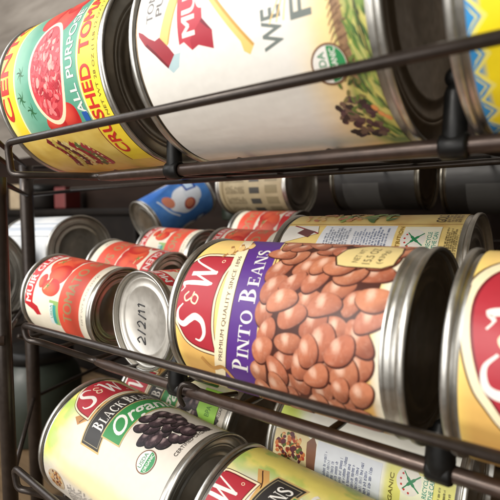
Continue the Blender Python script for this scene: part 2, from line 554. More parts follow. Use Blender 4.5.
def usda(L, a, b, r):
    L.ell(a, b, r * 1.12, r * 1.12, lin((120, 86, 62)))
    L.ell(a, b, r, r, WHITE)
    L.poly(arc2(a, b, r * .97, r * .97, PI, 2 * PI, 24), lin((52, 138, 82)))
    L.text('USDA', a - r * .72, a + r * .72, b + r * .16, b + r * .62, lin((70, 130, 95)), .02)
    L.text('ORGANIC', a - r * .82, a + r * .82, b - r * .5, b - r * .14, WHITE, .02)
def sw_badge(L, w=1.0, gold_line=True):
    """red shield about (0,0), 45 mm along a, 26 mm along b, carrying the white script letters"""
    base = [(-23, -12), (-22, -2), (-19.2, 4.5), (-14, 8.4), (-9.5, 11), (0, 13.5), (9.5, 14), (17, 11.5), (22, 6.5), (23, 1), (23.2, -12.4), (12, -10.6), (0, -10.2), (-12, -10.8)]
    base = cr2(base[:10], 4) + base[10:]
    def sc(f, g): return [(x * f, (y - 1) * g + 1) for x, y in base]
    L.poly(sc(1.1 + w - 1, 1.17 + w - 1), DKBROWN)
    L.poly(sc(1.075 + w - 1, 1.13 + w - 1), CREAM)
    L.poly(sc(1.02, 1.03), lin((112, 26, 36)))
    L.poly(sc(.985, .975), lambda a, b: RED)
    sp = cr2([(-3.2, 7.6), (-6.5, 10.2), (-11, 9.6), (-12.4, 6.2), (-10, 2.6), (-8.2, -1), (-10.2, -5.4), (-15, -6.6), (-18.6, -4), (-18.4, -1)], 6)
    n = len(sp)
    L.put(ribbon(sp, [.7 + 2.5 * math.sin(PI * k / (n - 1)) ** 1.6 for k in range(n)]), WHITE)
    amp = cr2([(2.6, 5.6), (.2, 7.6), (-1.9, 6.2), (-.4, 3.6), (1.6, 1.6), (.2, -.8), (-2.6, .2), (-1.4, 3), (2.8, 2.2)], 5)
    L.put(ribbon(amp, .75), CREAM)
    L.put(ribbon(cr2([(2.2, 10.6), (4.4, 9.2), (6, 10.4), (7, 6), (7.4, -6.5)], 6), [.5] * 6 + [1.0] * 6 + [2.1] * 6 + [2.3] * 6 + [1.0]), WHITE)
    L.put(ribbon([(7.2, -6.6), (12.2, 7.6)], [1.0, 1.0]), WHITE)
    L.put(ribbon([(11.6, 8.0), (13.2, -6.8)], [2.4, 1.9]), WHITE)
    L.put(ribbon(cr2([(13.0, -7.0), (17.4, 5.6), (19.6, 9.6), (21, 8.8)], 5), [1.0] * 5 + [.9] * 5 + [.7] * 6), WHITE)
    L.ring(20, -6.5, 1.0, .3, CREAM, 14)

def bean_cluster(L, inside, a0, a1, b0, b1, gap, la, lb, pal, dark, tilt=.7, tries=5000):
    """printed picture of beans: each bean has the printed photo's own tonal modelling"""
    spots = []
    for _ in range(tries):
        a, b = rnd.uniform(a0, a1), rnd.uniform(b0, b1)
        if inside(a, b) and all((a - p) ** 2 + (b - q) ** 2 > gap * gap for p, q, _ in spots):
            spots.append((a, b, tilt + rnd.gauss(0, .5)))
    # the beans lie in a heap: the deeper ones are printed first
    order = [(rnd.random(), p) for p in spots]
    order.sort()
    for depth, (a, b, rot) in order:
        k = .86 + rnd.random() * .3
        ra, rb = la * k, lb * k * (.92 + .16 * rnd.random())
        c0 = mixc(pal[0], pal[1], rnd.random())
        c0 = mixc(c0, pal[2], .35 * (1 - depth))
        c1 = mixc(pal[2], c0, .12)
        ca, cb = math.cos(rot), math.sin(rot)
        bend = rnd.uniform(.12, .42) * rnd.choice((-1, 1))
        N = 26
        def pt(t, s, k=1.0):
            x = ra * s * math.cos(t) * k; y = rb * s * math.sin(t) * k + bend * rb * ((math.cos(t) * s) ** 2 - .4)
            return (a + x * ca - y * cb, b + x * cb + y * ca)
        sh = [pt(2 * PI * q / N, 1, 1.06) for q in range(N)]
        L.poly([(x - .42, y - .34) for x, y in sh], dark)
        sd = rnd.random() * 50
        def col(x, y, a=a, b=b, ra=ra, rb=rb, ca=ca, cb=cb, c0=c0, c1=c1, bend=bend, sd=sd):
            u = ((x - a) * ca + (y - b) * cb) / ra; v = (-(x - a) * cb + (y - b) * ca) / rb - bend * (u * u - .4)
            d = min(1, u * u + v * v)
            side = -((x - a) * .78 + (y - b) * .62) / math.sqrt(ra * rb)
            c = mixc(c0, c1, .95 * smooth(.05, 1.0, side) + .35 * smooth(.7, 1, d))
            hx = ((x - a - rb * .38) / (rb * .75)) ** 2 + ((y - b - rb * .30) / (rb * .5)) ** 2
            c = mixc(c, pal[3], .6 * max(0, 1 - hx))
            c = mixc(c, c1, .7 * max(0, fbm(x * 1.1, y * 1.1, sd) - .46))
            return mixc(c, pal[3], .5 * max(0, fbm(x * 1.6 + 9, y * 1.6, sd + 3) - .56))
        polys = []
        rings = [1, .86, .68, .48, .28]
        for r0, r1 in zip(rings, rings[1:]):
            for q in range(N):
                t0, t1 = 2 * PI * q / N, 2 * PI * (q + 1) / N
                polys.append([pt(t0, r0), pt(t1, r0), pt(t1, r1), pt(t0, r1)])
        polys.append([pt(2 * PI * q / N, rings[-1]) for q in range(N)])
        L.put(polys, col)

# ---- label pictures -------------------------------------------------------------
def art_crushed(L):
    red = lin((206, 48, 40))
    def base(a, b):
        if a < -33:
            g = mixc(lin((214, 176, 70)), lin((240, 214, 120)), fbm(a * .12, b * .12, 3))
            return g
        if b > 95: return mixc(YEL, lin((250, 236, 130)), smooth(104, 114, b))
        if b < 24: return mixc(YEL, lin((246, 226, 70)), vnoise(a * .1, b * .1))
        t = mixc(TEAL, lin((150, 196, 170)), smooth(75, 95, b) * .6 + .35 * fbm(a * .08, b * .08, 5))
        return t
    L.base = base
    L.rect(-33.5, 94.4, 78, 95.6, lin((240, 238, 200)))
    L.rect(-33.5, 23.4, 78, 24.4, lin((240, 238, 200)))
    L.poly([(-62, 23.4), (-33.4, 24), (-33.4, 10), (-33, 5.5), (-62, 5.5)], YEL)
    L.line([(-62, 24), (-40, 25), (-33, 24.4)], .9, lin((150, 60, 30)))
    # tomatoes beside the picture
    for a, b, ra, rb in ((30, 48, 12, 14), (44, 42, 13, 12), (37, 66, 12, 11), (55, 58, 12, 14), (-27, 45, 8, 11), (-29, 60, 6, 10)):
        L.ell(a, b, ra, rb, (lambda x, y, a=a, b=b, ra=ra, rb=rb: mixc(lin((226, 84, 66)), lin((188, 32, 34)), ((x - a - 2) / ra) ** 2 + ((y - b - 2) / rb) ** 2)), 0, 26, 2, .03)
    for a, b in ((2, 86), (-12, 88), (-20, 80)):
        for t in range(5):
            q = .5 + t * 1.26 + rnd.uniform(-.2, .2)
            L.put(ribbon(cr2([(a, b), (a + 2.6 * math.cos(q), b + 2.2 * math.sin(q)), (a + 5.4 * math.cos(q + .3), b + 4.4 * math.sin(q + .3))], 4), [1.1, 1.2, 1.2, 1.1, 1.0, .8, .6, .4, .2]), lin((52, 108, 70)))
        L.put(ribbon(cr2([(a, b), (a + 1.4, b + 2.4), (a + 1.2, b + 5)], 4), .8), lin((40, 84, 52)))
    # bowl of crushed tomatoes
    L.ell(-1, 57, 29, 19.5, lin((245, 226, 190)), 0, 48)
    L.ell(-1, 57, 26.5, 17, lin((206, 66, 74)), 0, 44)
    for _ in range(210):
        t, r = rnd.random() * 2 * PI, math.sqrt(rnd.random()) * .93
        a, b = -1 + 25 * r * math.cos(t), 57 + 16 * r * math.sin(t)
        c = rnd.choice([(224, 96, 100), (236, 128, 128), (190, 44, 58), (206, 70, 78), (244, 160, 150), (172, 36, 50)])
        L.ell(a, b, 1.2 + 1.8 * rnd.random(), .7 + 1.1 * rnd.random(), lin(c), rnd.random() * 3, 10, 0, .08)
    L.text('CENTO', -23, 51, 102.5, 113, red, .025)
    L.text('ALL PURPOSE', -27, 29, 28.4, 35.2, WHITE, .015, 0, lambda a: -((a - 2) / 26) ** 2 * 2.4)
    L.text('CRUSHED', -54, -4, 13, 22.4, red, .022)
    L.text('TOMATOES', 2, 60, 13, 22.4, red, .05)
    L.text('NET WT 28 OZ (1 LB 12 OZ) 794g', -30, 34, 7.6, 10.4, lin((120, 100, 40)))
    L.rect(-31, 26, -26, 31, lin((40, 90, 170)))
    # picture near the foot
    for k in range(7):
        b = 77 - k * 5.2
        c = [(120, 30, 34), (196, 176, 84), (92, 40, 40), (220, 200, 130), (150, 40, 46), (96, 110, 60), (166, 60, 66)][k]
        L.put(ribbon(cr2([(-38 - k * 1.0, b + 6), (-46 - k, b - 1), (-55 - k, b - 2), (-63, b + 3)]), 4.2), lin(c))
        for q in range(9):
            L.ell(-40 - q * 2.6 - k * .7, b + 2 - 4 * math.sin(q / 8 * PI) + rnd.random(), .9, .8, lin(rnd.choice([(236, 220, 160), (210, 190, 90), (180, 50, 50), (90, 30, 30)])), 0, 8)
def art_tomato_puree(L):
    tan = lin((246, 214, 150)); tan2 = lin((214, 176, 110))
    def base(a, b):
        w = fbm(a * .05, b * .05, 9)
        c = mixc(WHITE, tan, smooth(38, 17, b + 8 * (w - .5)))
        if b < 19:
            g = fbm(a * .16, b * .2, 12)
            v = mixc(lin((206, 196, 110)), lin((112, 138, 64)), smooth(.35, .65, g))
            c = mixc(c, v, smooth(18.5, 14.5, b + 3 * (w - .5)))
        return c
    L.base = base
    grey = lin((104, 98, 94))
    L.text('TOMATO', 3, 29, 102.8, 107.2, grey, .03)
    L.text('PUREE', 4.5, 27, 97, 101.2, grey, .02)
    hd = lin((236, 196, 116)); hs = lin((200, 154, 76))
    axe = lin((158, 50, 60)); axd = lin((118, 32, 42)); bl = lin((176, 200, 204))
    # left axe: haft up to the crossing, then its head
    L.poly([(-5.5, 98.8), (-8.4, 94.2), (42, 76), (44, 80.5)], hd)
    L.poly([(-8.4, 94.2), (-7.6, 93.0), (42, 75), (42, 76)], hs)
    L.poly([(.9, 112.4), (-1.2, 112), (-5.8, 108.2), (-10.6, 102.4), (-17.2, 95.6), (-12.6, 90.4), (-9.2, 93.2), (-4.2, 98.6), (-5.0, 101.6), (-3.2, 105.4), (-.4, 109.4)], axe)
    L.poly([(-5.8, 108.2), (-10.6, 102.4), (-17.2, 95.6), (-16.4, 94.8), (-9.8, 101.4), (-5.2, 106.8)], axd)
    L.poly([(-17.0, 95.8), (-19.2, 93.4), (-17.5, 89.2), (-12.3, 86.8), (-12.4, 90.6)], bl)
    # right axe haft
    L.poly([(44, 96), (43, 100), (2.6, 68.9), (-14.6, 54.8), (-18.2, 53.9), (-19.8, 51.4), (-16.6, 48.6), (1.8, 64.4)], hd)
    L.poly([(44, 96), (1.8, 64.4), (-16.6, 48.6), (-17.2, 49.6), (1.4, 65.6), (43, 97.4)], hs)
    # banner
    L.poly([(60, 88.5), (8, 87.6), (-9.6, 86.8), (-9.0, 84), (-12.8, 79.8), (-11.6, 76), (-14.4, 68.2), (-7.8, 67.9), (-2.4, 73), (20, 74.2), (60, 75)], lin((186, 56, 70)))
    L.poly([(-9.0, 80.4), (-12.8, 79.8), (-11.6, 76), (-14.4, 68.2), (-7.8, 67.9), (-2.4, 73), (-5.6, 77)], lin((168, 40, 56)))
    L.poly([(-6.6, 70.4), (-7.8, 67.9), (-2.4, 73), (-3.4, 74.2)], lin((120, 24, 44)))
    L.text('MUIR GLEN', -7.2, 49, 77.2, 84.8, WHITE, .045)
    L.ell(8.5, 73.6, 7, 4, WHITE, 0, 24)
    L.ring(8.5, 73.6, 2.2, .5, grey, 18)
    L.text('TM', 7.4, 9.8, 72.9, 74.4, grey)
    gw = lin((112, 120, 116))
    L.text('WE', -20.4, -6.6, 36.0, 44.6, gw, .02)
    L.text('CARE', 1, 32, 36.0, 44.6, gw, .02)
    L.text('FIELD', -12.8, 26, 23.8, 32.2, gw, .02)
    for k in range(3): L.put(ribbon(cr2([(-12, 41 - k * 3), (0, 34.5 - k), (14, 33 - k * 2)]), .5), lin((240, 200, 120)))
    # watercolour field
    br = lin((176, 140, 100))
    L.put(ribbon(cr2([(40, 17), (10, 17), (-10, 15.5), (-24, 14), (-38, 12.6)]), [3.4] * 25), lambda a, b: mixc(br, lin((120, 92, 70)), vnoise(a * .3, b * .8, 2)))
    for k in range(15):
        a = 30 - k * 4.2
        L.put(ribbon([(a, 11.4), (a - 1.6, 15.2)], [.7, .5]), lin((110, 80, 60)))
    for k in range(9):
        L.put(ribbon(cr2([(30 - k * 5, 6), (22 - k * 5, 9), (14 - k * 5, 11.6)]), [.3] * 4 + [1.4] * 5 + [.8] * 4), lin(rnd.choice([(150, 170, 90), (98, 128, 60), (190, 190, 110)])))
    L.put(ribbon(cr2([(14, 13.6), (-8, 10.4), (-26, 7.4)]), .5), lin((70, 70, 48)))
    for _ in range(150):
        a, b = rnd.uniform(-64, 40), rnd.uniform(5.5, 13.5)
        c = rnd.choice([(98, 128, 58), (124, 150, 74), (72, 100, 52), (150, 168, 92), (176, 176, 104), (88, 104, 60)])
        t = rnd.uniform(-.9, .3)
        L.put(ribbon(cr2([(a - 3.2, b - 1.2), (a, b + t), (a + 3.2, b + 1.0)], 4), [.25, .6, .9, 1.1, 1.2, 1.0, .7, .4, .2]), lin(c))
    L.put(ribbon(cr2([(30, 15.6), (6, 12.4), (-14, 8.6), (-30, 5.8)]), .55), lin((58, 56, 40)))
    for k in range(26):
        a = 34 - k * 2.4
        L.put(ribbon(cr2([(a, 14.6), (a - 1.2, 16.8), (a - 3.4, 18.4)], 3), [.7, .6, .5, .5, .4, .3, .2]), lin((126, 96, 70)))
    for _ in range(70):
        a, b = rnd.uniform(-62, -42), rnd.uniform(11, 24)
        L.ell(a, b, 1.0 + rnd.random() * 1.2, .8 + rnd.random() * .9, lin(rnd.choice([(76, 52, 58), (96, 70, 70), (60, 48, 44), (120, 96, 80)])), rnd.random() * 3, 9, 0, .1)
    for _ in range(26):
        L.ell(rnd.uniform(-50, -28), rnd.uniform(12, 21), 1.4, .6, lin(rnd.choice([(104, 122, 62), (130, 120, 74), (70, 84, 46)])), rnd.random() * 3, 9)
    for a, b in ((-47, 10), (-50, 8.6), (-52, 6.8)): L.ell(a, b, 1.6, .9, lin((226, 150, 90)), .5, 12)
    usda(L, -29, 20.6, 6.2)
def art_zigzag(L):
    blue = lin((60, 150, 214)); y = lin((250, 226, 34))
    L.base = lambda a, b: blue if b > 111.2 + .9 * math.sin(a * .4) else y
    pts = [(-100 + 5 * k, 109.6 if k % 2 else 113.6) for k in range(45)]
    L.poly([(-100, 113.6)] + pts + [(120, 113.6)], blue)
    L.line([(p[0], p[1] - .9) for p in pts], 1.2, lin((246, 234, 120)))
    L.line([(p[0], p[1] + 1.2) for p in pts], .6, lin((246, 234, 120)))
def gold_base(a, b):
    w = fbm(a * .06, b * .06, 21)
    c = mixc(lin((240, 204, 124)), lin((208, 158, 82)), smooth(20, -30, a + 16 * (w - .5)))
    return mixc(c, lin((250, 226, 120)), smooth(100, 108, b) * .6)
def art_pinto(L):
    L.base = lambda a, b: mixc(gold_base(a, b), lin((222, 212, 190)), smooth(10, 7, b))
    L.at(13.2, 93.6, 1, 1)
    sw_badge(L)
    L.at()
    w = lambda a: ((a - 11) / 26) ** 2 * 4.6
    stp = [-40 + 2 * k for k in range(54)]
    L.poly([(a, 79.2 + w(a) * .9) for a in stp] + [(a, 72.2 + w(a)) for a in reversed(stp)], CREAM)
    L.text('PREMIUM QUALITY SINCE 1896', -13.5, 37.5, 73.9, 76.5, DKBROWN, .02, 0, w)
    L.poly([(a, 72.4 + w(a)) for a in stp] + [(a, 71.9 + w(a)) for a in reversed(stp)], DKBROWN)
    L.poly([(a, 71.9 + w(a)) for a in stp] + [(a, 57.2 + w(a) * .75) for a in reversed(stp)], PURPLE)
    L.poly([(a, 57.2 + w(a) * .75) for a in stp] + [(a, 56.4 + w(a) * .75) for a in reversed(stp)], lin((222, 190, 120)))
    L.poly([(a, 56.4 + w(a) * .75) for a in stp] + [(a, 55.9 + w(a) * .75) for a in reversed(stp)], DKBROWN)
    L.serif('PINTO BEANS', -16.6, 43.5, 60.6, 8.6, 6.0, WHITE, lambda a: w(a) * .85)
    # ribbon ends of the shield
    for a, b in ((44, 84), (47, 80), (41, 88)):
        L.put(ribbon(cr2([(a - 5, b + 2), (a, b), (a + 5, b + 3)]), 1.4), lin((176, 126, 74)))
        L.ell(a, b, 3.2, 1.6, lin((232, 196, 130)), .4)
    L.put(ribbon(cr2([(-14, 91), (-19, 86), (-17, 79), (-24, 75)]), 2.0), lin((190, 140, 74)))
    # beans
    def edge(a): return 56.8 + w(a) * .6 + 2.8 * math.exp(-((a - 14) / 7) ** 2)
    def inside(a, b): return 8.2 + max(0, -(a + 2)) * .2 < b < edge(a) and -36 < a < 60
    L.poly([(a, 55.6 + w(a) * .55) for a in stp[2:]] + [(a, 9.5 + max(0, -(a + 4)) * .22) for a in reversed(stp[2:])], lin((70, 32, 22)))
    bean_cluster(L, inside, -36, 64, 8, 60, 7.0, 6.9, 4.35,
                 [lin((202, 132, 97)), lin((182, 107, 78)), lin((124, 64, 45)), lin((246, 214, 190))], lin((74, 34, 24)), 2.3)
    # cream cartouche
    ov = [(35.4, 26), (36, 30), (41, 32.5), (48, 31), (54, 24), (55.5, 16), (53, 9.5), (47, 8), (38, 8.2), (35.6, 12)]
    L.poly([(x + (x - 45) * .06, y + (y - 20) * .06) for x, y in ov], DKBROWN)
    L.poly(ov, lin((226, 204, 140)))
    L.text('NET WT', 38, 49, 22.4, 25, lin((96, 84, 52)), .012)
    L.text('15.5 OZ', 37.4, 51, 17.2, 20.6, lin((96, 84, 52)), .016)
    L.text('(439g)', 38, 49, 12.4, 15.2, lin((96, 84, 52)), .012)
def art_gold_can(L):
    L.ell(-9, 107.6, .9, .7, WHITE, .3, 12, 0, .15)
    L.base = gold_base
    L.at(13.5, 84.5, 1.30, 1.30)
    sw_badge(L, 1.07)
    L.at()
    w = lambda a: ((a - 18) / 26) ** 2 * 4.6
    stp = [-34 + 2 * k for k in range(54)]
    L.poly([(a, 58 + w(a)) for a in stp] + [(a, 42 + w(a) * .75) for a in reversed(stp)], lin((60, 90, 60)))
    L.serif('BEANS', -6, 40, 46.6, 8.6, 6.0, WHITE, lambda a: w(a) * .85)
def organic_base(da):
    def f(a, b):
        a -= da
        c = lin((216, 208, 196))
        n = fbm(a * .07, b * .07, 31)
        yl = mixc(lin((246, 232, 110)), lin((176, 206, 84)), smooth(.4, .62, fbm(a * .09, b * .09, 37)))
        k = smooth(80, 103, b + 20 * (n - .5)) * smooth(-6, 8, a) * smooth(88, 60, a)
        c = mixc(c, yl, k * .95)
        d = abs(b - (62 + (a - 4) * 1.1)) if a < 8 else 99
        k2 = smooth(9, 2, abs(a - 3) + 5 * (n - .5)) * smooth(98, 80, b)
        c = mixc(c, lin((238, 220, 130)), .5 * k2)
        if a > 66: c = mixc(c, yl, smooth(66, 84, a + 10 * (n - .5)) * .9)
        return c
    return f
def art_organic(L, da=0, extra=None, word='BLACK BEANS'):
    L.base = organic_base(da)
    L.at(52 + da, 92.2, .80, .94)
    # scroll behind the shield
    L.poly([(-31, -8), (-27, -2), (-20, -9), (0, -14), (22, -14), (34, -7), (36, -13), (26, -19), (0, -19.4), (-22, -16.5)], lin((206, 160, 96)))
    L.poly([(-31, -8), (-27, -2), (-24, -5.5), (-24.5, -12.5)], lin((176, 126, 74)))
    L.line([(-29, -8), (-20, -11.6), (0, -15.6), (22, -15.8), (34, -10)], .7, DKBROWN, True)
    sw_badge(L)
    L.at(da)
    w = lambda a: -((a - da - 50) / 32) ** 2 * 6.0
    stp = [da + 20 + 2 * k for k in range(31)]
    def strip(a0, a1, lo, hi, col):
        s = [da + a0 + (a1 - a0) * k / 24 for k in range(25)]
        L.at()
        L.poly([(a, hi + w(a)) for a in s] + [(a, lo + w(a)) for a in reversed(s)], col)
        L.at(da)
    strip(19.6, 80.4, 62.6, 79.8, lin((200, 170, 112)))
    strip(20.6, 79.4, 63.4, 79.0, lin((52, 50, 48)))
    strip(21.8, 78.2, 64.4, 78.0, lin((150, 140, 112)))
    strip(22.2, 77.8, 64.8, 77.6, lin((48, 46, 45)))
    L.at()
    L.serif(word, da + 30, da + 76, 66.6, 8.8, 7.0, WHITE, w)
    L.at(da)
    strip(28.2, 74, 48.4, 65.0, lin((190, 170, 112)))
    strip(29, 73.2, 49.2, 64.2, lin((56, 138, 76)))
    L.at()
    L.text('Organic', da + 33, da + 80, 48.8, 62.8, WHITE, .012, .45, w)
    L.at(da)
    # black beans
    def inside(a, b):
        a -= da
        return ((a - 50) / 12.5) ** 2 + ((b - 29) / 16) ** 2 < 1 or (50 < a < 62 and 11 < b < 44)
    L.at()
    bean_cluster(L, inside, da + 34, da + 64, 14, 47, 5.2, 5.2, 3.4,
                 [lin((70, 52, 58)), lin((52, 40, 48)), lin((20, 15, 18)), lin((190, 164, 164))], lin((14, 10, 12)), 2.2)
    L.at(da)
    usda(L, 29, 24, 5.6)
    L.text('CERTIFIED ORGANIC', 38, 66, 9.2, 11.6, lin((86, 80, 76)), .01)
    # bowl picture and small print near the seam
    L.ell(-9, 92, 6.5, 8.5, lin((190, 170, 140)))
    for _ in range(60):
        t, r = rnd.random() * 6.28, math.sqrt(rnd.random()) * .9
        L.ell(-9 + 6 * r * math.cos(t), 92 + 8 * r * math.sin(t), .9, .8, lin(rnd.choice([(140, 84, 50), (176, 120, 70), (100, 60, 44), (206, 160, 100)])), 0, 8)
    L.lines(-24, -3, 52, 80, 11, lin((130, 128, 130)))
    if extra: extra(L)
    L.at()
def lime_patch(L):
    L.poly([(50, 12), (72, 13), (72, 30), (56, 29.5), (52, 26)], LIME)
    L.text('BPA FREE', 54, 70, 18, 22, lin((70, 120, 40)), .01)
    L.poly([(74, 22), (100, 22), (100, 44), (74, 44)], lin((60, 104, 44)))
def emblem(L, a, b, s=1.0):
    """two crossed green strokes with red dots and two words"""
    L.ell(a, b + 1, 7 * s, 6.4 * s, WHITE)
    g = lin((40, 130, 84))
    L.put(ribbon(cr2([(a - 4.4 * s, b + 4 * s), (a, b), (a + 4 * s, b - 4.4 * s)]), [.6 * s] * 4 + [1.5 * s] * 5 + [.7 * s] * 4), g)
    L.put(ribbon(cr2([(a + 4.4 * s, b + 4 * s), (a, b + .3), (a - 4 * s, b - 4.4 * s)]), [.6 * s] * 4 + [1.5 * s] * 5 + [.7 * s] * 4), g)
    for t in range(5): L.ell(a + 5.6 * s * math.cos(1 + t * .5), b + 5.2 * s * math.sin(1 + t * .5), .6 * s, .6 * s, lin((190, 60, 60)), 0, 8)
    L.text('RECYCLE', a - 5.4 * s, a + 5 * s, b - 8.2 * s, b - 6.0 * s, lin((40, 140, 120)), .02)
    L.text('THE CAN', a - 5.4 * s, a + 5 * s, b - 11.2 * s, b - 9.0 * s, lin((40, 140, 120)), .02)
def art_back_gold(L):
    y = lin((238, 212, 136))
    L.base = lambda a, b: mixc(y, lin((216, 172, 96)), smooth(.5, .8, fbm(a * .06, b * .05, 41)) * .8 if a > 36 else .0)
    L.poly([(14, 82.5), (37.4, 79.5), (37.4, 37.5), (14, 37.5)], lin((228, 232, 238)))
    L.lines(15, 36, 40, 60, 8, lin((110, 126, 160)))
    L.lines(15, 36, 62, 77, 6, lin((130, 140, 160)))
    L.poly([(22, 106), (36.5, 104), (36.5, 84), (30, 82)], WHITE)
    L.line([(36.6, 100), (30, 82)], .9, lin((150, 40, 50)))
    L.poly([(30, 96), (34, 92), (31.5, 84), (27, 88)], lin((110, 70, 70)))
    L.text('NUTRITION', 16, 36, 33.6, 35.6, lin((150, 120, 50)), .01)
    L.rect(14, 14.5, 36, 33, lin((238, 236, 214)))
    emblem(L, 27, 26.4, .98)
    L.lines(14, 36, 4.5, 11.5, 5, lin((60, 52, 40)), .7)
    # upper band: seam, bowl rim and herb leaves
    L.line([(38, 112), (38, 4)], .5, lin((190, 150, 90)))
    for b, s in ((70, 1), (54, 1.2), (44, .8)):
        for k in range(5):
            L.ell(44 + k * 2.6, b + rnd.uniform(-4, 4), 4.4 * s, 1.5 * s, lin(rnd.choice([(110, 150, 70), (150, 176, 90), (84, 120, 60)])), rnd.uniform(-1, 1), 14)
    L.ring(57, 56, 12, 1.0, lin((150, 140, 90)), 40)
    for _ in range(30): L.ell(rnd.uniform(42, 56), rnd.uniform(58, 98), 2, 1.3, lin(rnd.choice([(220, 160, 110), (204, 130, 96), (236, 196, 130)])), rnd.random() * 3, 12)
    L.text('GOLD', 40, 50, 14, 19, lin((70, 50, 34)), .02)
    L.lines(40, 52, 6, 13, 3, lin((90, 62, 40)), .7)
def art_back_organic(L):
    y = lin((226, 224, 128))
    def base(a, b):
        n = fbm(a * .07, b * .07, 51)
        c = mixc(lin((238, 238, 230)), lin((206, 220, 110)), smooth(84, 98, b + 10 * (n - .5)) * smooth(14, 24, a))
        return mixc(c, y, smooth(40, 37, b) * smooth(20, 17, a))
    L.base = base
    L.poly([(-6, 106), (15.5, 105), (18.5, 88), (14, 79), (-6, 77)], lin((222, 206, 160)))
    L.poly([(-6, 82), (13.5, 84), (17.6, 80.6), (14, 78), (-6, 76)], lin((132, 92, 74)))
    for _ in range(110):
        t, r = rnd.random() * 6.28, math.sqrt(rnd.random()) * .95
        L.ell(7 + 9 * r * math.cos(t), 94 + 9.5 * r * math.sin(t), .9 + rnd.random(), .8 + .6 * rnd.random(), lin(rnd.choice([(176, 70, 50), (120, 60, 44), (96, 50, 60), (220, 180, 120), (200, 120, 70), (90, 110, 60)])), rnd.random() * 3, 9)
    L.rect(-10, 40.5, 16.4, 77.4, lin((222, 228, 240)))
    L.lines(-8, 14, 44, 72, 8, lin((96, 104, 140)))
    L.text('ORGANIC', -6, 14, 34, 36, lin((120, 110, 50)), .01)
    L.rect(-8, 15, 17, 30, lin((238, 240, 214)))
    emblem(L, 12.6, 25.6, .95)
    L.rect(-9, 11.5, 5.5, 22, lin((222, 224, 240)))
    L.lines(-8, 15, 5.5, 12.5, 4, lin((70, 64, 44)), .7)
def art_red_tomato(L, da=0):
    red = lin((200, 40, 44)); sal = lin((222, 84, 62))
    def base(a, b):
        return lin((236, 228, 208))
    L.base = base
    stp = [da - 60 + 3 * k for k in range(48)]
    w = lambda a: 1.2 * math.sin((a - da) * .06)
    L.poly([(a, 33 + w(a) * .4) for a in stp] + [(a, 12.2) for a in reversed(stp)], sal)
    # tomatoes
    for a, b, ra, rb in ((34, 46, 13, 12), (52, 48, 12, 12), (24, 43, 9, 9.5), (12.5, 44.5, 6.5, 9), (66, 46, 13, 12), (44, 40, 9, 6), (16, 55, 5.5, 3.6)):
        L.ell(a + da, b, ra, rb, (lambda x, y, a=a + da, b=b, ra=ra, rb=rb: mixc(lin((232, 98, 62)), lin((196, 44, 38)), ((x - a + 2) / ra) ** 2 + ((y - b - 2) / rb) ** 2)), 0, 26, 2, .02)
    for a, b in ((13, 48), (36, 52), (54, 42)):
        L.put(ribbon(cr2([(a + da - 3, b + 3), (a + da + 2, b), (a + da + 6, b - 1)]), .8), lin((222, 206, 150)))
        for t in range(5): L.put(ribbon([(a + da, b), (a + da + 4 * math.cos(t * 1.25), b + 3 * math.sin(t * 1.25))], [.9, .2]), lin((96, 130, 60)))
    # banner
    L.poly([(a, 69.6) for a in stp[19:]] + [(a, 60.4) for a in reversed(stp[19:])], red)
    L.poly([(-3 + da, 69.6), (-7 + da, 60), (-10 + da, 57), (-9 + da, 52), (-3 + da, 55), (-1 + da, 60.4)], lin((186, 34, 44)))
    L.text('MUIR GLEN', -1 + da, 44 + da, 62.4, 67.8, WHITE, .04)
    L.text('TOMATO', -9 + da, 33 + da, 19.5, 28, lin((170, 140, 96)), .03)
    L.text('SAUCE', 38 + da, 70 + da, 19.5, 28, lin((170, 140, 96)), .012)
    L.text('NET WT 8 OZ (227g)', -8 + da, 30 + da, 8.0, 10, lin((150, 140, 124)))
    L.rect(-14 + da, 33, 4 + da, 42.5, lin((150, 186, 110)))
    L.rect(-14 + da, 38, 2 + da, 42.5, lin((220, 230, 226)))
    L.rect(-13 + da, 35.5, 1 + da, 38.8, lin((64, 160, 150)))
    L.text('USDA', -9 + da, 1 + da, 39.2, 41.4, lin((60, 140, 110)), .02)
def art_white_sheen(L):
    L.base = lambda a, b: mixc(lin((226, 228, 230)), lin((186, 194, 204)), .6 * smooth(.45, .7, fbm(a * .05, b * .03, 61)))
    L.rect(17, 6, 18, 104, lin((132, 138, 146)))
    L.rect(24, 6, 29, 104, lin((190, 198, 210)))  # this band and the next are painted as streaked reflections
    L.rect(33, 6, 35, 104, lin((176, 186, 200)))
    L.rect(-8, 12, 12, 60, lin((214, 218, 222)))
def art_blue(L):
    blue = lin((40, 96, 186))
    L.base = lambda a, b: mixc(blue, lin((92, 150, 216)), fbm(a * .06, b * .06, 71))
    for da in (-42, 10, 62):
        L.ell(da, 44, 17, 22, lin((226, 232, 240)), .2, 30, 0, .08)
        L.ell(da + 6, 66, 9, 7, lin((206, 130, 104)), .4, 20)
        L.ell(da + 2, 30, 13, 12, lin((214, 222, 232)), .1, 24, 0, .1)
        L.line([(da - 16, 60), (da - 4, 72), (da + 14, 78)], 2.2, lin((214, 226, 240)), True)
        L.ell(da - 8, 40, 7, 9, lin((150, 60, 56)), .2, 20)
        L.ell(da - 7, 40, 5, 6.5, lin((196, 120, 90)), .2, 20)
        L.poly([(da + 6, 20), (da + 20, 18), (da + 22, 34), (da + 8, 36)], lin((30, 64, 150)))
        L.poly([(da + 8.5, 22.5), (da + 18.5, 21), (da + 19.6, 31.5), (da + 10, 33)], lin((190, 214, 240)))
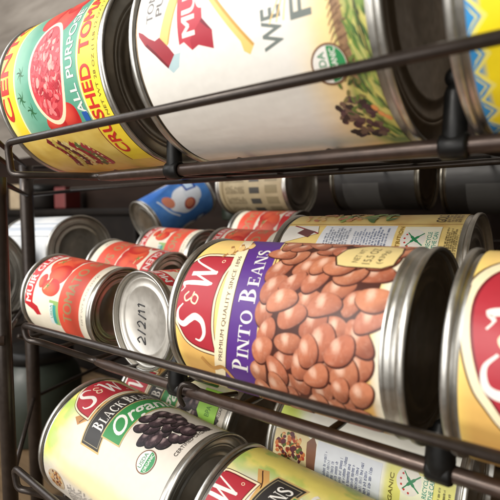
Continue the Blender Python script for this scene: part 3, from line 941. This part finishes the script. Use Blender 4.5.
def art_beige(L):
    L.base = lambda a, b: mixc(lin((168, 154, 124)), lin((146, 130, 100)), fbm(a * .07, b * .07, 81))
    L.rect(-70, 88, 70, 91, lin((120, 104, 76)))
    for k in range(9):
        L.lines(-50 + k * 13, -41 + k * 13, 56, 84, 7, lin((96, 84, 62)), .6)
        L.rect(-50 + k * 13, 36, -43 + k * 13, 50, lin((66, 64, 60)))
        L.rect(-50 + k * 13, 12, -41 + k * 13, 28, lin((128, 116, 88)))
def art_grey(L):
    L.base = lambda a, b: mixc(lin((27, 25, 24)), lin((42, 40, 38)), fbm(a * .05, b * .05, 91))  # label tone darkened to carry the shade at the back
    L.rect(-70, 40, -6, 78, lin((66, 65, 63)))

# ------------------------------------------------------------------ the cans where they lie
R15, H15 = .0383, .1105
R28, H28 = .0516, .119
R8, H8 = .0306, .0745
T2 = ((-.00662, .00064, .129), -.03797, -.01737)
def on_top(s): return along(*T2, s)
make_can('food_can', on_top(-.1395), T2[1], T2[2], R28, H28, 'large yellow, green and red can of crushed tomatoes on the top rack tier', group='large cans on the top tier', art=art_crushed)
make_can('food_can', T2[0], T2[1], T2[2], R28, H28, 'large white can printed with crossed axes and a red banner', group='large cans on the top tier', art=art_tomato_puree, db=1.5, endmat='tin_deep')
make_can('food_can', on_top(.136), T2[1], T2[2], R28, H28, 'large yellow can with a blue zigzag border at the top right', group='large cans on the top tier', art=art_zigzag)
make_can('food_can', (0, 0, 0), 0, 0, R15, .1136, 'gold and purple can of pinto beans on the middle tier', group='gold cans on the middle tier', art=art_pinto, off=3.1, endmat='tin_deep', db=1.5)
make_can('food_can', (.1248, 0, 0), 0, 0, R15, H15, 'gold can with red shield, cut off by the right edge', group='gold cans on the middle tier', art=art_gold_can)
make_can('food_can', (.0002, .077, .0125), .0351, .0094, R15, H15, 'yellow can with white nutrition panel, lying behind the pinto beans can', group='gold cans on the middle tier', art=art_back_gold)
B1 = ((-.11134, -.00694, -.0966), .00609, -.08161)
make_can('food_can', B1[0], B1[1], B1[2], R15, H15, 'cream can of organic black beans at the front of the bottom tier', group='organic bean cans on the bottom tier', art=lambda L: art_organic(L), db=1.5)
make_can('food_can', along(*B1, .1239), B1[1], B1[2], R15, H15, 'pale green and cream can cut off by the bottom edge', group='organic bean cans on the bottom tier', art=lambda L: (setattr(L, 'off', 6.0), art_organic(L, -26)))
make_can('food_can', (-.1383, .0699, -.0972), .0171, -.0286, R15, H15, 'white and green can with lime patch, lying behind the black beans can', group='organic bean cans on the bottom tier', art=lambda L: art_organic(L, -37, lime_patch))
make_can('food_can', (.0054, .0693, -.0885), .0228, -.0386, R15, H15, 'white can with bowl picture and recipe panel, under the pinto beans can', group='organic bean cans on the bottom tier', art=art_back_organic)
G8 = 'small red tomato cans on the middle tier'
make_can('tomato_can', (-.1851, .0111, -.0094), .144, -.0958, R8, H8, 'small red tomato can at the front left of the middle tier', group=G8, art=art_red_tomato)
make_can('tomato_can', (-.1979, .0709, .0001), .1273, -.1298, R8, H8, 'small red tomato can turned upside down, second behind the front one', group=G8, art=lambda L: art_red_tomato(L, -62), flip=True)
make_can('tomato_can', (-.2126, .14, .0093), 0, -.028, R8, H8, 'small red tomato can with white lettering, third in its row', group=G8, art=lambda L: art_red_tomato(L, 14))
make_can('tomato_can', (-.121, .14, .0095), .02, -.02, R8, H8, 'small red tomato can half hidden behind the gold shield of the pinto beans can', group=G8, art=lambda L: art_red_tomato(L, -4))
make_can('tomato_can', (-.155, .212, .026), .02, -.01, R8, H8, 'dark red tomato can in the shade below the beige can', group=G8, art=lambda L: art_red_tomato(L, -74), flip=True)
lid = make_can('tomato_can', (-.0589, -.0066, -.013), 1.4952, -.0211, R8, H8, 'small tomato can turned end-on with handwriting on its lid', group=G8, art=lambda L: art_red_tomato(L, 30), endmat='tin_flat')
# marker writing on the lid (its own end faces the room): strokes in (right, up) mm seen from the front
def pen(strokes, x_of, w=.9):
    bm = bmesh.new()
    for st in strokes:
        p = cr2(st, 5) if len(st) > 2 else st
        pts = [Vector((x_of(u, v), u / 1000, v / 1000)) for u, v in p]
        add_tube(bm, pts, w / 2000, 8)
    return bm
def rot_up(st):   # written along the can's own upright: reads bottom to top
    return [[(-v - .5, u) for u, v in s] for s in st]
two = lambda x: [(x, 3.6), (x + 1.4, 4.6), (x + 2.6, 3.2), (x + 1.2, 1.2), (x, 0), (x + 2.8, .1)]
marks = rot_up([[(u * 1.35 + rnd.gauss(0, .22), v * (1.38 + .3 * rnd.random()) - .5 + rnd.gauss(0, .25)) for u, v in q] for q in (two(-10.6), [(-6.6, -.4), (-4.8, 4.8)], two(-3.6), [(.6, -.4), (2.4, 4.8)], [(3.6, .2), (3.9, 4.6)], [(3.0, 3.8), (3.9, 4.6)], [(6.4, .2), (6.7, 4.6)], [(5.8, 3.8), (6.7, 4.6)])])
# local frame of the lid can: +y of the can points to the viewer's left, so mirror u
marks = [[(-u, v) for u, v in s] for s in marks]
bm_obj('handwriting', pen(marks, lambda u, v: .0040, .95), M['ink'], lid)

make_can('food_can', (-.3918, .1, .011), -.0178, .0205, R15, H15, 'plain white can with a thin grey line, lying behind the left rack post', art=art_white_sheen)
make_can('food_can', (-.4187, -.001, -.0084), 0, 0, R28, H28, 'large unlabelled tin at the far left with its ribbed end showing', endmat='tin_end', ribs=True)
def dir_can(name, p0, p1, R, H, label, art, **k):
    d = (Vector(p1) - Vector(p0)).normalized()
    return make_can(name, p0, math.atan2(d.y, d.x), math.asin(d.z), R, H, label, art=art, **k)
dir_can('food_can', (-.3035, .2, .0405), (-.288, .2836, .083), .0306, .095, 'blue and white can tilted upward at the back of the middle tier', art_blue)
make_can('food_can', (-.2175, .27, .087), 0, -.01, .0345, .1, 'beige can with dark print in the shade at the back', art=art_beige)
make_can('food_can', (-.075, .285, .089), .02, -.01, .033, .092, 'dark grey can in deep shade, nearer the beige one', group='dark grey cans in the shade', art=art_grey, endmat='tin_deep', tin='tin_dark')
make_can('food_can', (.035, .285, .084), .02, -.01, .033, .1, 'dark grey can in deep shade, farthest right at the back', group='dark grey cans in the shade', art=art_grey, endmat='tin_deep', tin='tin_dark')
# spice jar with a white cap standing at the back
cp = empty('spice_jar', Matrix.Translation((-.247, .30, .045)), 'small jar with white cap standing left of the beige can', 'jar')
def upright(prof, seg=48):
    bm = lathe(prof, seg)
    bmesh.ops.rotate(bm, verts=bm.verts, cent=(0, 0, 0), matrix=Matrix.Rotation(-PI / 2, 3, 'Y'))
    return bm
bm_obj('jar_body', upright([(0, 0), (0, .011), (.002, .0125), (.018, .0125), (.021, .010), (.0235, .0085), (.0235, 0)]), M['glass_green'], cp)
bm_obj('cap', upright([(.0225, .0088), (.0225, .0098), (.033, .0098), (.0345, .009), (.0345, 0)]), M['cap_white'], cp)

# ------------------------------------------------------------------ the wire rack
rack = empty('can_rack', Matrix.Translation((-.1, .1, -.2)), 'three-tier bronze wire can rack with black clips on its front bars', 'can rack')
RI = Matrix.Translation((.1, -.1, .2))
def T(p): return RI @ Vector(p)
def wire(name, pts, r, mat='bronze', seg=12): return tube_obj(name, [T(p) for p in pts], r, M[mat], rack, seg)
XR = .36
# front wires bend down at the left corner and meet the bar
tiers = [  # y wire, z wire, y bar, z bar, x corner
    (-.056, .0951, -.018, .0733, -.113),
    (-.0455, -.0170, -.0170, -.0409, -.1225),
    (-.0580, -.1000, -.0280, -.1300, -.1150),
]
for i, (yw, zw, yb, zb, xc) in enumerate(tiers):
    slope = -.047 if i == 2 else 0
    zl = (.0740, -.0262, -.1130)[i]
    wire('front_wire', rounded([(XR, yw, zw + slope), (xc, yw, zw - (.003 if i == 0 else 0)), (xc + .003, yw + .0005, zl), (xc + .010, yw + .004, zl - .0005), (xc + .030, yb, zb + .0008), (xc + .040, yb, zb)], .0065), .0020)
    wire('front_bar', [(xc + .034, yb, zb), (xc + .036, yb, zb), (xc + .046, yb, zb), (XR * .5, yb, zb + slope * .5), (XR, yb, zb + slope)], [.0020, .0024, .0031, .0031, .0031], 'bronze_bar', 14)
def floor_path(i, x):
    if i == 0: c = [(x, -.018, .0752), (x, -.008, .0752), (x, .004, .0756), (x, .03, .0775), (x, .08, .081), (x, .22, .096), (x, .36, .112)]
    elif i == 1:
        dz = -.002 if x < -.03 else 0
        if x < -.1: dz = -.006
        c = [(x, -.017, -.0405), (x, -.01, -.0405 + dz * .5), (x, 0, -.0402 + dz), (x, .03, -.037 + dz), (x, .077, -.0290 + dz), (x, .2, -.006), (x, .36, .028)]
    else:
        s = -.0817 * (x + .111)
        c = [(x, -.028, -.1300 + s), (x, -.02, -.1365 + s), (x, -.007, -.1375 + s), (x, .03, -.1385 + s), (x, .07, -.1380 + s * .5), (x, .2, -.118), (x, .36, -.085)]
    return [Vector(p) for p in curve_pts(c, 5)]
for i in range(3):
    for k in range(-2, 9):
        x = -.0185 + .0463 * k
        p = floor_path(i, x)
        wire('floor_wire', p, .0017, 'bronze', 10)
    for yq in (20, 30):
        pl, pr = floor_path(i, -.12 if i == 2 else -.27)[yq], floor_path(i, XR)[yq]
        pl.z -= .0036; pr.z -= .0036
        wire('cross_wire', [pl, pr], .0018, 'bronze', 10)
for k in range(1, 5):
    wire('floor_wire', floor_path(1, -.1111 - .0463 * k)[5:], .0017, 'bronze', 10)
# divider pegs with a clip round the bar
def peg(x, y, zb, h, lean=0.0, ball=True, k_=1.0):
    zt = zb + h
    prof = [(-.0030, 0), (-.0030, .0030), (0, .0038 * k_), (.004, .0041 * k_), (h * .55, .0038 * k_), (h * .72, .0036 * k_), (h * .80, .0030)]
    if ball:
        for k in range(9):
            t = -1.1 + (PI / 2 + 1.1) * k / 8
            prof.append((h * .80 + .0030 + .0037 * math.sin(t), .0037 * math.cos(t) if k < 8 else 0))
    else: prof += [(h * .9, .0022), (h, 0)]
    bm = upright(prof, 24)
    d = bm_obj('divider_peg', bm, M['plastic'], rack)
    d.matrix_local = Matrix.Translation(T((x, y, zb))) @ Matrix.Rotation(lean, 4, 'Y')
    bm = lathe([(-.0046, .0032), (-.0046, .0040), (-.0036, .0046), (.0036, .0046), (.0046, .0040), (.0046, .0032)], 24, True)
    c = bm_obj('clip', bm, M['plastic'], d)
    return d
for x in (-.0143, .1222, .2590): peg(x, -.0185, .0733, .0245, 0)
for x in (-.0150, .1200, .2560): peg(x, -.0172, -.0409, .0195, 0, False, 1.3)
# loose wire loop hooked over the middle bar beside the peg
wire('hook_wire', curve_pts([(-.0075, -.0205, -.0480), (-.0085, -.0225, -.0420), (-.0068, -.0220, -.0362), (-.0025, -.0195, -.0362), (.0035, -.0120, -.0425), (.008, .004, -.0450)], 6), .0013, 'bronze', 10)
# posts
def post(pts, r):
    bm = bmesh.new()
    add_tube(bm, [T(p) for p in pts], r, 20)
    return bm_obj('post', bm, M['bronze'], rack)
fl = post([(-.1338, -.052, .074), (-.1345, -.052, .06), (-.1345, -.052, -.03), (-.1325, -.052, -.235)], .0046)
post([(-.280, .04, .098), (-.2808, .04, .0665), (-.2795, .04, -.0813), (-.2795, .04, -.235)], .0062)
post([(XR + .004, -.052, .30), (XR + .004, -.052, -.235)], .0046)
post([(XR + .004, .36, .30), (XR + .004, .36, -.235)], .0046)
post([(-.30, .36, .30), (-.30, .36, -.235)], .0046)
for z in (.072, -.026, -.124):
    wire('side_wire', [(-.1345, -.052, z), (-.2795, .04, z - .002), (-.30, .36, z + .04)], .0018)
    wire('side_wire', [(XR + .004, -.052, z), (XR + .004, .36, z + .04)], .0018)
for z in (.086, .096):
    wire('side_wire', [(-.1345, -.052, z), (-.2795, .04, z), (-.30, .36, z + .04)], .0016)
sb = lathe([(0, 0), (.0002, .0016), (.0012, .0028), (.003, .003), (.005, .003)], 20)
bmesh.ops.rotate(sb, verts=sb.verts, cent=(0, 0, 0), matrix=Matrix.Rotation(PI / 2 - .5, 3, 'Z'))
so = bm_obj('screw', sb, M['bronze_bar'], fl)
so.location = T((-.1318, -.0585, -.0262))

# ------------------------------------------------------------------ surroundings
def slab(name, c, s, mat, bev=.003):
    bm = bmesh.new()
    box_bm(bm, c, s, bev)
    o = bm_obj(name, bm, M[mat], None, False)
    o['kind'] = 'structure'
    return o
slab('shelf_board', (-.2, .12, -.255), (2.6, .72, .04), 'wood')
slab('wall', (-.2, .42, .2), (3.2, .02, 1.6), 'wall')
slab('wall', (-.30, .395, -.02), (1.86, .02, .42), 'back')  # dark panel added so the space behind the middle tier looks shaded
slab('wall', (-1.25, .0, .2), (.02, .80, 1.6), 'wall')
# glass jar lying in the gloom at the lower left, and boxes behind
j = empty('glass_jar', Matrix.Translation((-.428, .125, -.235)), 'dark green glass jar standing on the shelf behind the left posts', 'jar')
bm_obj('jar_body', upright([(0, 0), (0, .046), (.004, .051), (.075, .052), (.09, .047), (.098, .040), (.102, .040)], 64), M['glass_green'], j)
bm_obj('jar_lid', upright([(.1015, .0405), (.1015, .0425), (.116, .0425), (.1175, .041), (.1175, 0)], 64), M['plastic'], j)
def carton(name, c, s, mat, label, rot=0):
    bm = bmesh.new()
    box_bm(bm, (0, 0, s[2] / 2), s, .002)
    # folded top flaps
    box_bm(bm, (0, -s[1] * .24, s[2] + .0012), (s[0] * .98, s[1] * .46, .0014))
    box_bm(bm, (0, s[1] * .24, s[2] + .0012), (s[0] * .98, s[1] * .46, .0014))
    o = bm_obj(name, bm, M[mat], None, False)
    o.location = c
    o.rotation_euler = (0, 0, rot)
    return tag(o, label, 'box')
bn = bmesh.new()
box_bm(bn, (0, 0, .145), (.56, .07, .29), .006)
box_bm(bn, (0, 0, .2935), (.575, .085, .012), .004)
bo = tag(bm_obj('storage_bin', bn, M['bin'], None, False), 'low dark storage bin with a lid, standing along the back behind the white can', 'storage bin')
bo.location = (-.74, .345, -.235)
carton('carton', (-.715, .345, .0662), (.03, .04, .04), 'card_red', 'small red carton standing on the dark storage bin', .2)
carton('carton', (-.90, .345, .0662), (.03, .04, .052), 'card_tan', 'small tan carton on the dark bin, seen between the left posts', .3)
cn = empty('canister', Matrix.Translation((-.80, .345, .0662)), 'black round canister on the dark storage bin behind the left post', 'canister')
bm_obj('canister_body', upright([(0, 0), (0, .030), (.003, .033), (.034, .034), (.036, .033), (.036, 0)], 48), M['bin'], cn)
bm_obj('canister_lid', upright([(.0355, .034), (.0355, .0355), (.046, .0355), (.050, .030), (.052, .012), (.052, 0)], 48), M['plastic'], cn)
carton('carton', (-.60, .215, -.235), (.05, .05, .07), 'cap_white', 'small white carton on the shelf beside the green jar', .4)

# ------------------------------------------------------------------ camera
yaw, pitch, roll, f = 0.66579, 0.06955, -0.001, 480.33672
cy, sy = math.cos(yaw), math.sin(yaw)
F = Vector((-sy, cy, 0)); Rr = Vector((cy, sy, 0)); U = Vector((0, 0, 1))
F2 = F * math.cos(pitch) - U * math.sin(pitch); U2 = U * math.cos(pitch) + F * math.sin(pitch)
RX = Rr * math.cos(roll) + U2 * math.sin(roll); UY = U2 * math.cos(roll) - Rr * math.sin(roll)
cam = bpy.data.cameras.new('camera')
co = bpy.data.objects.new('camera', cam)
COL.objects.link(co)
m = Matrix.Identity(4)
for i in range(3):
    m[i][0], m[i][1], m[i][2] = RX[i], UY[i], -F2[i]
m[0][3], m[1][3], m[2][3] = .16914, -.18959, .04976
co.matrix_world = m
cam.sensor_width = 36
cam.lens = f / 500 * 36
cam.clip_start = .005
cam.clip_end = 50
cam.dof.use_dof = True
cam.dof.focus_distance = .26
cam.dof.aperture_fstop = 14
SC.camera = co

# ------------------------------------------------------------------ light
def area(name, loc, target, size, power, colour):
    l = bpy.data.lights.new(name, 'AREA')
    l.shape = 'RECTANGLE'
    l.size, l.size_y = size
    l.energy = power
    l.color = colour
    o = bpy.data.objects.new(name, l)
    COL.objects.link(o)
    o.location = loc
    o.rotation_euler = (Vector(target) - Vector(loc)).to_track_quat('-Z', 'Y').to_euler()
    return o
area('ceiling_lamp', (-.42, -1.45, .84), (0, 0, 0), (.40, .30), 24, (1, .95, .88))
area('front_fill', (-.2, -2.3, .12), (0, 0, 0), (2.6, 1.5), 40, (1, .985, .96))  # broad fill lamp added behind the camera to brighten gaps and rims
area('side_window', (-1.15, -.6, .75), (-.15, 0, 0), (.8, .9), 11, (.94, .97, 1))
w = bpy.data.worlds.new('World')
SC.world = w
w.use_nodes = True
nt = w.node_tree
bg = nt.nodes['Background']
bg.inputs['Color'].default_value = (.9, .79, .66, 1)
bg.inputs['Strength'].default_value = .22
SC.view_settings.view_transform = 'Standard'
SC.view_settings.look = 'None'
SC.view_settings.exposure = .04
SC.view_settings.gamma = 1
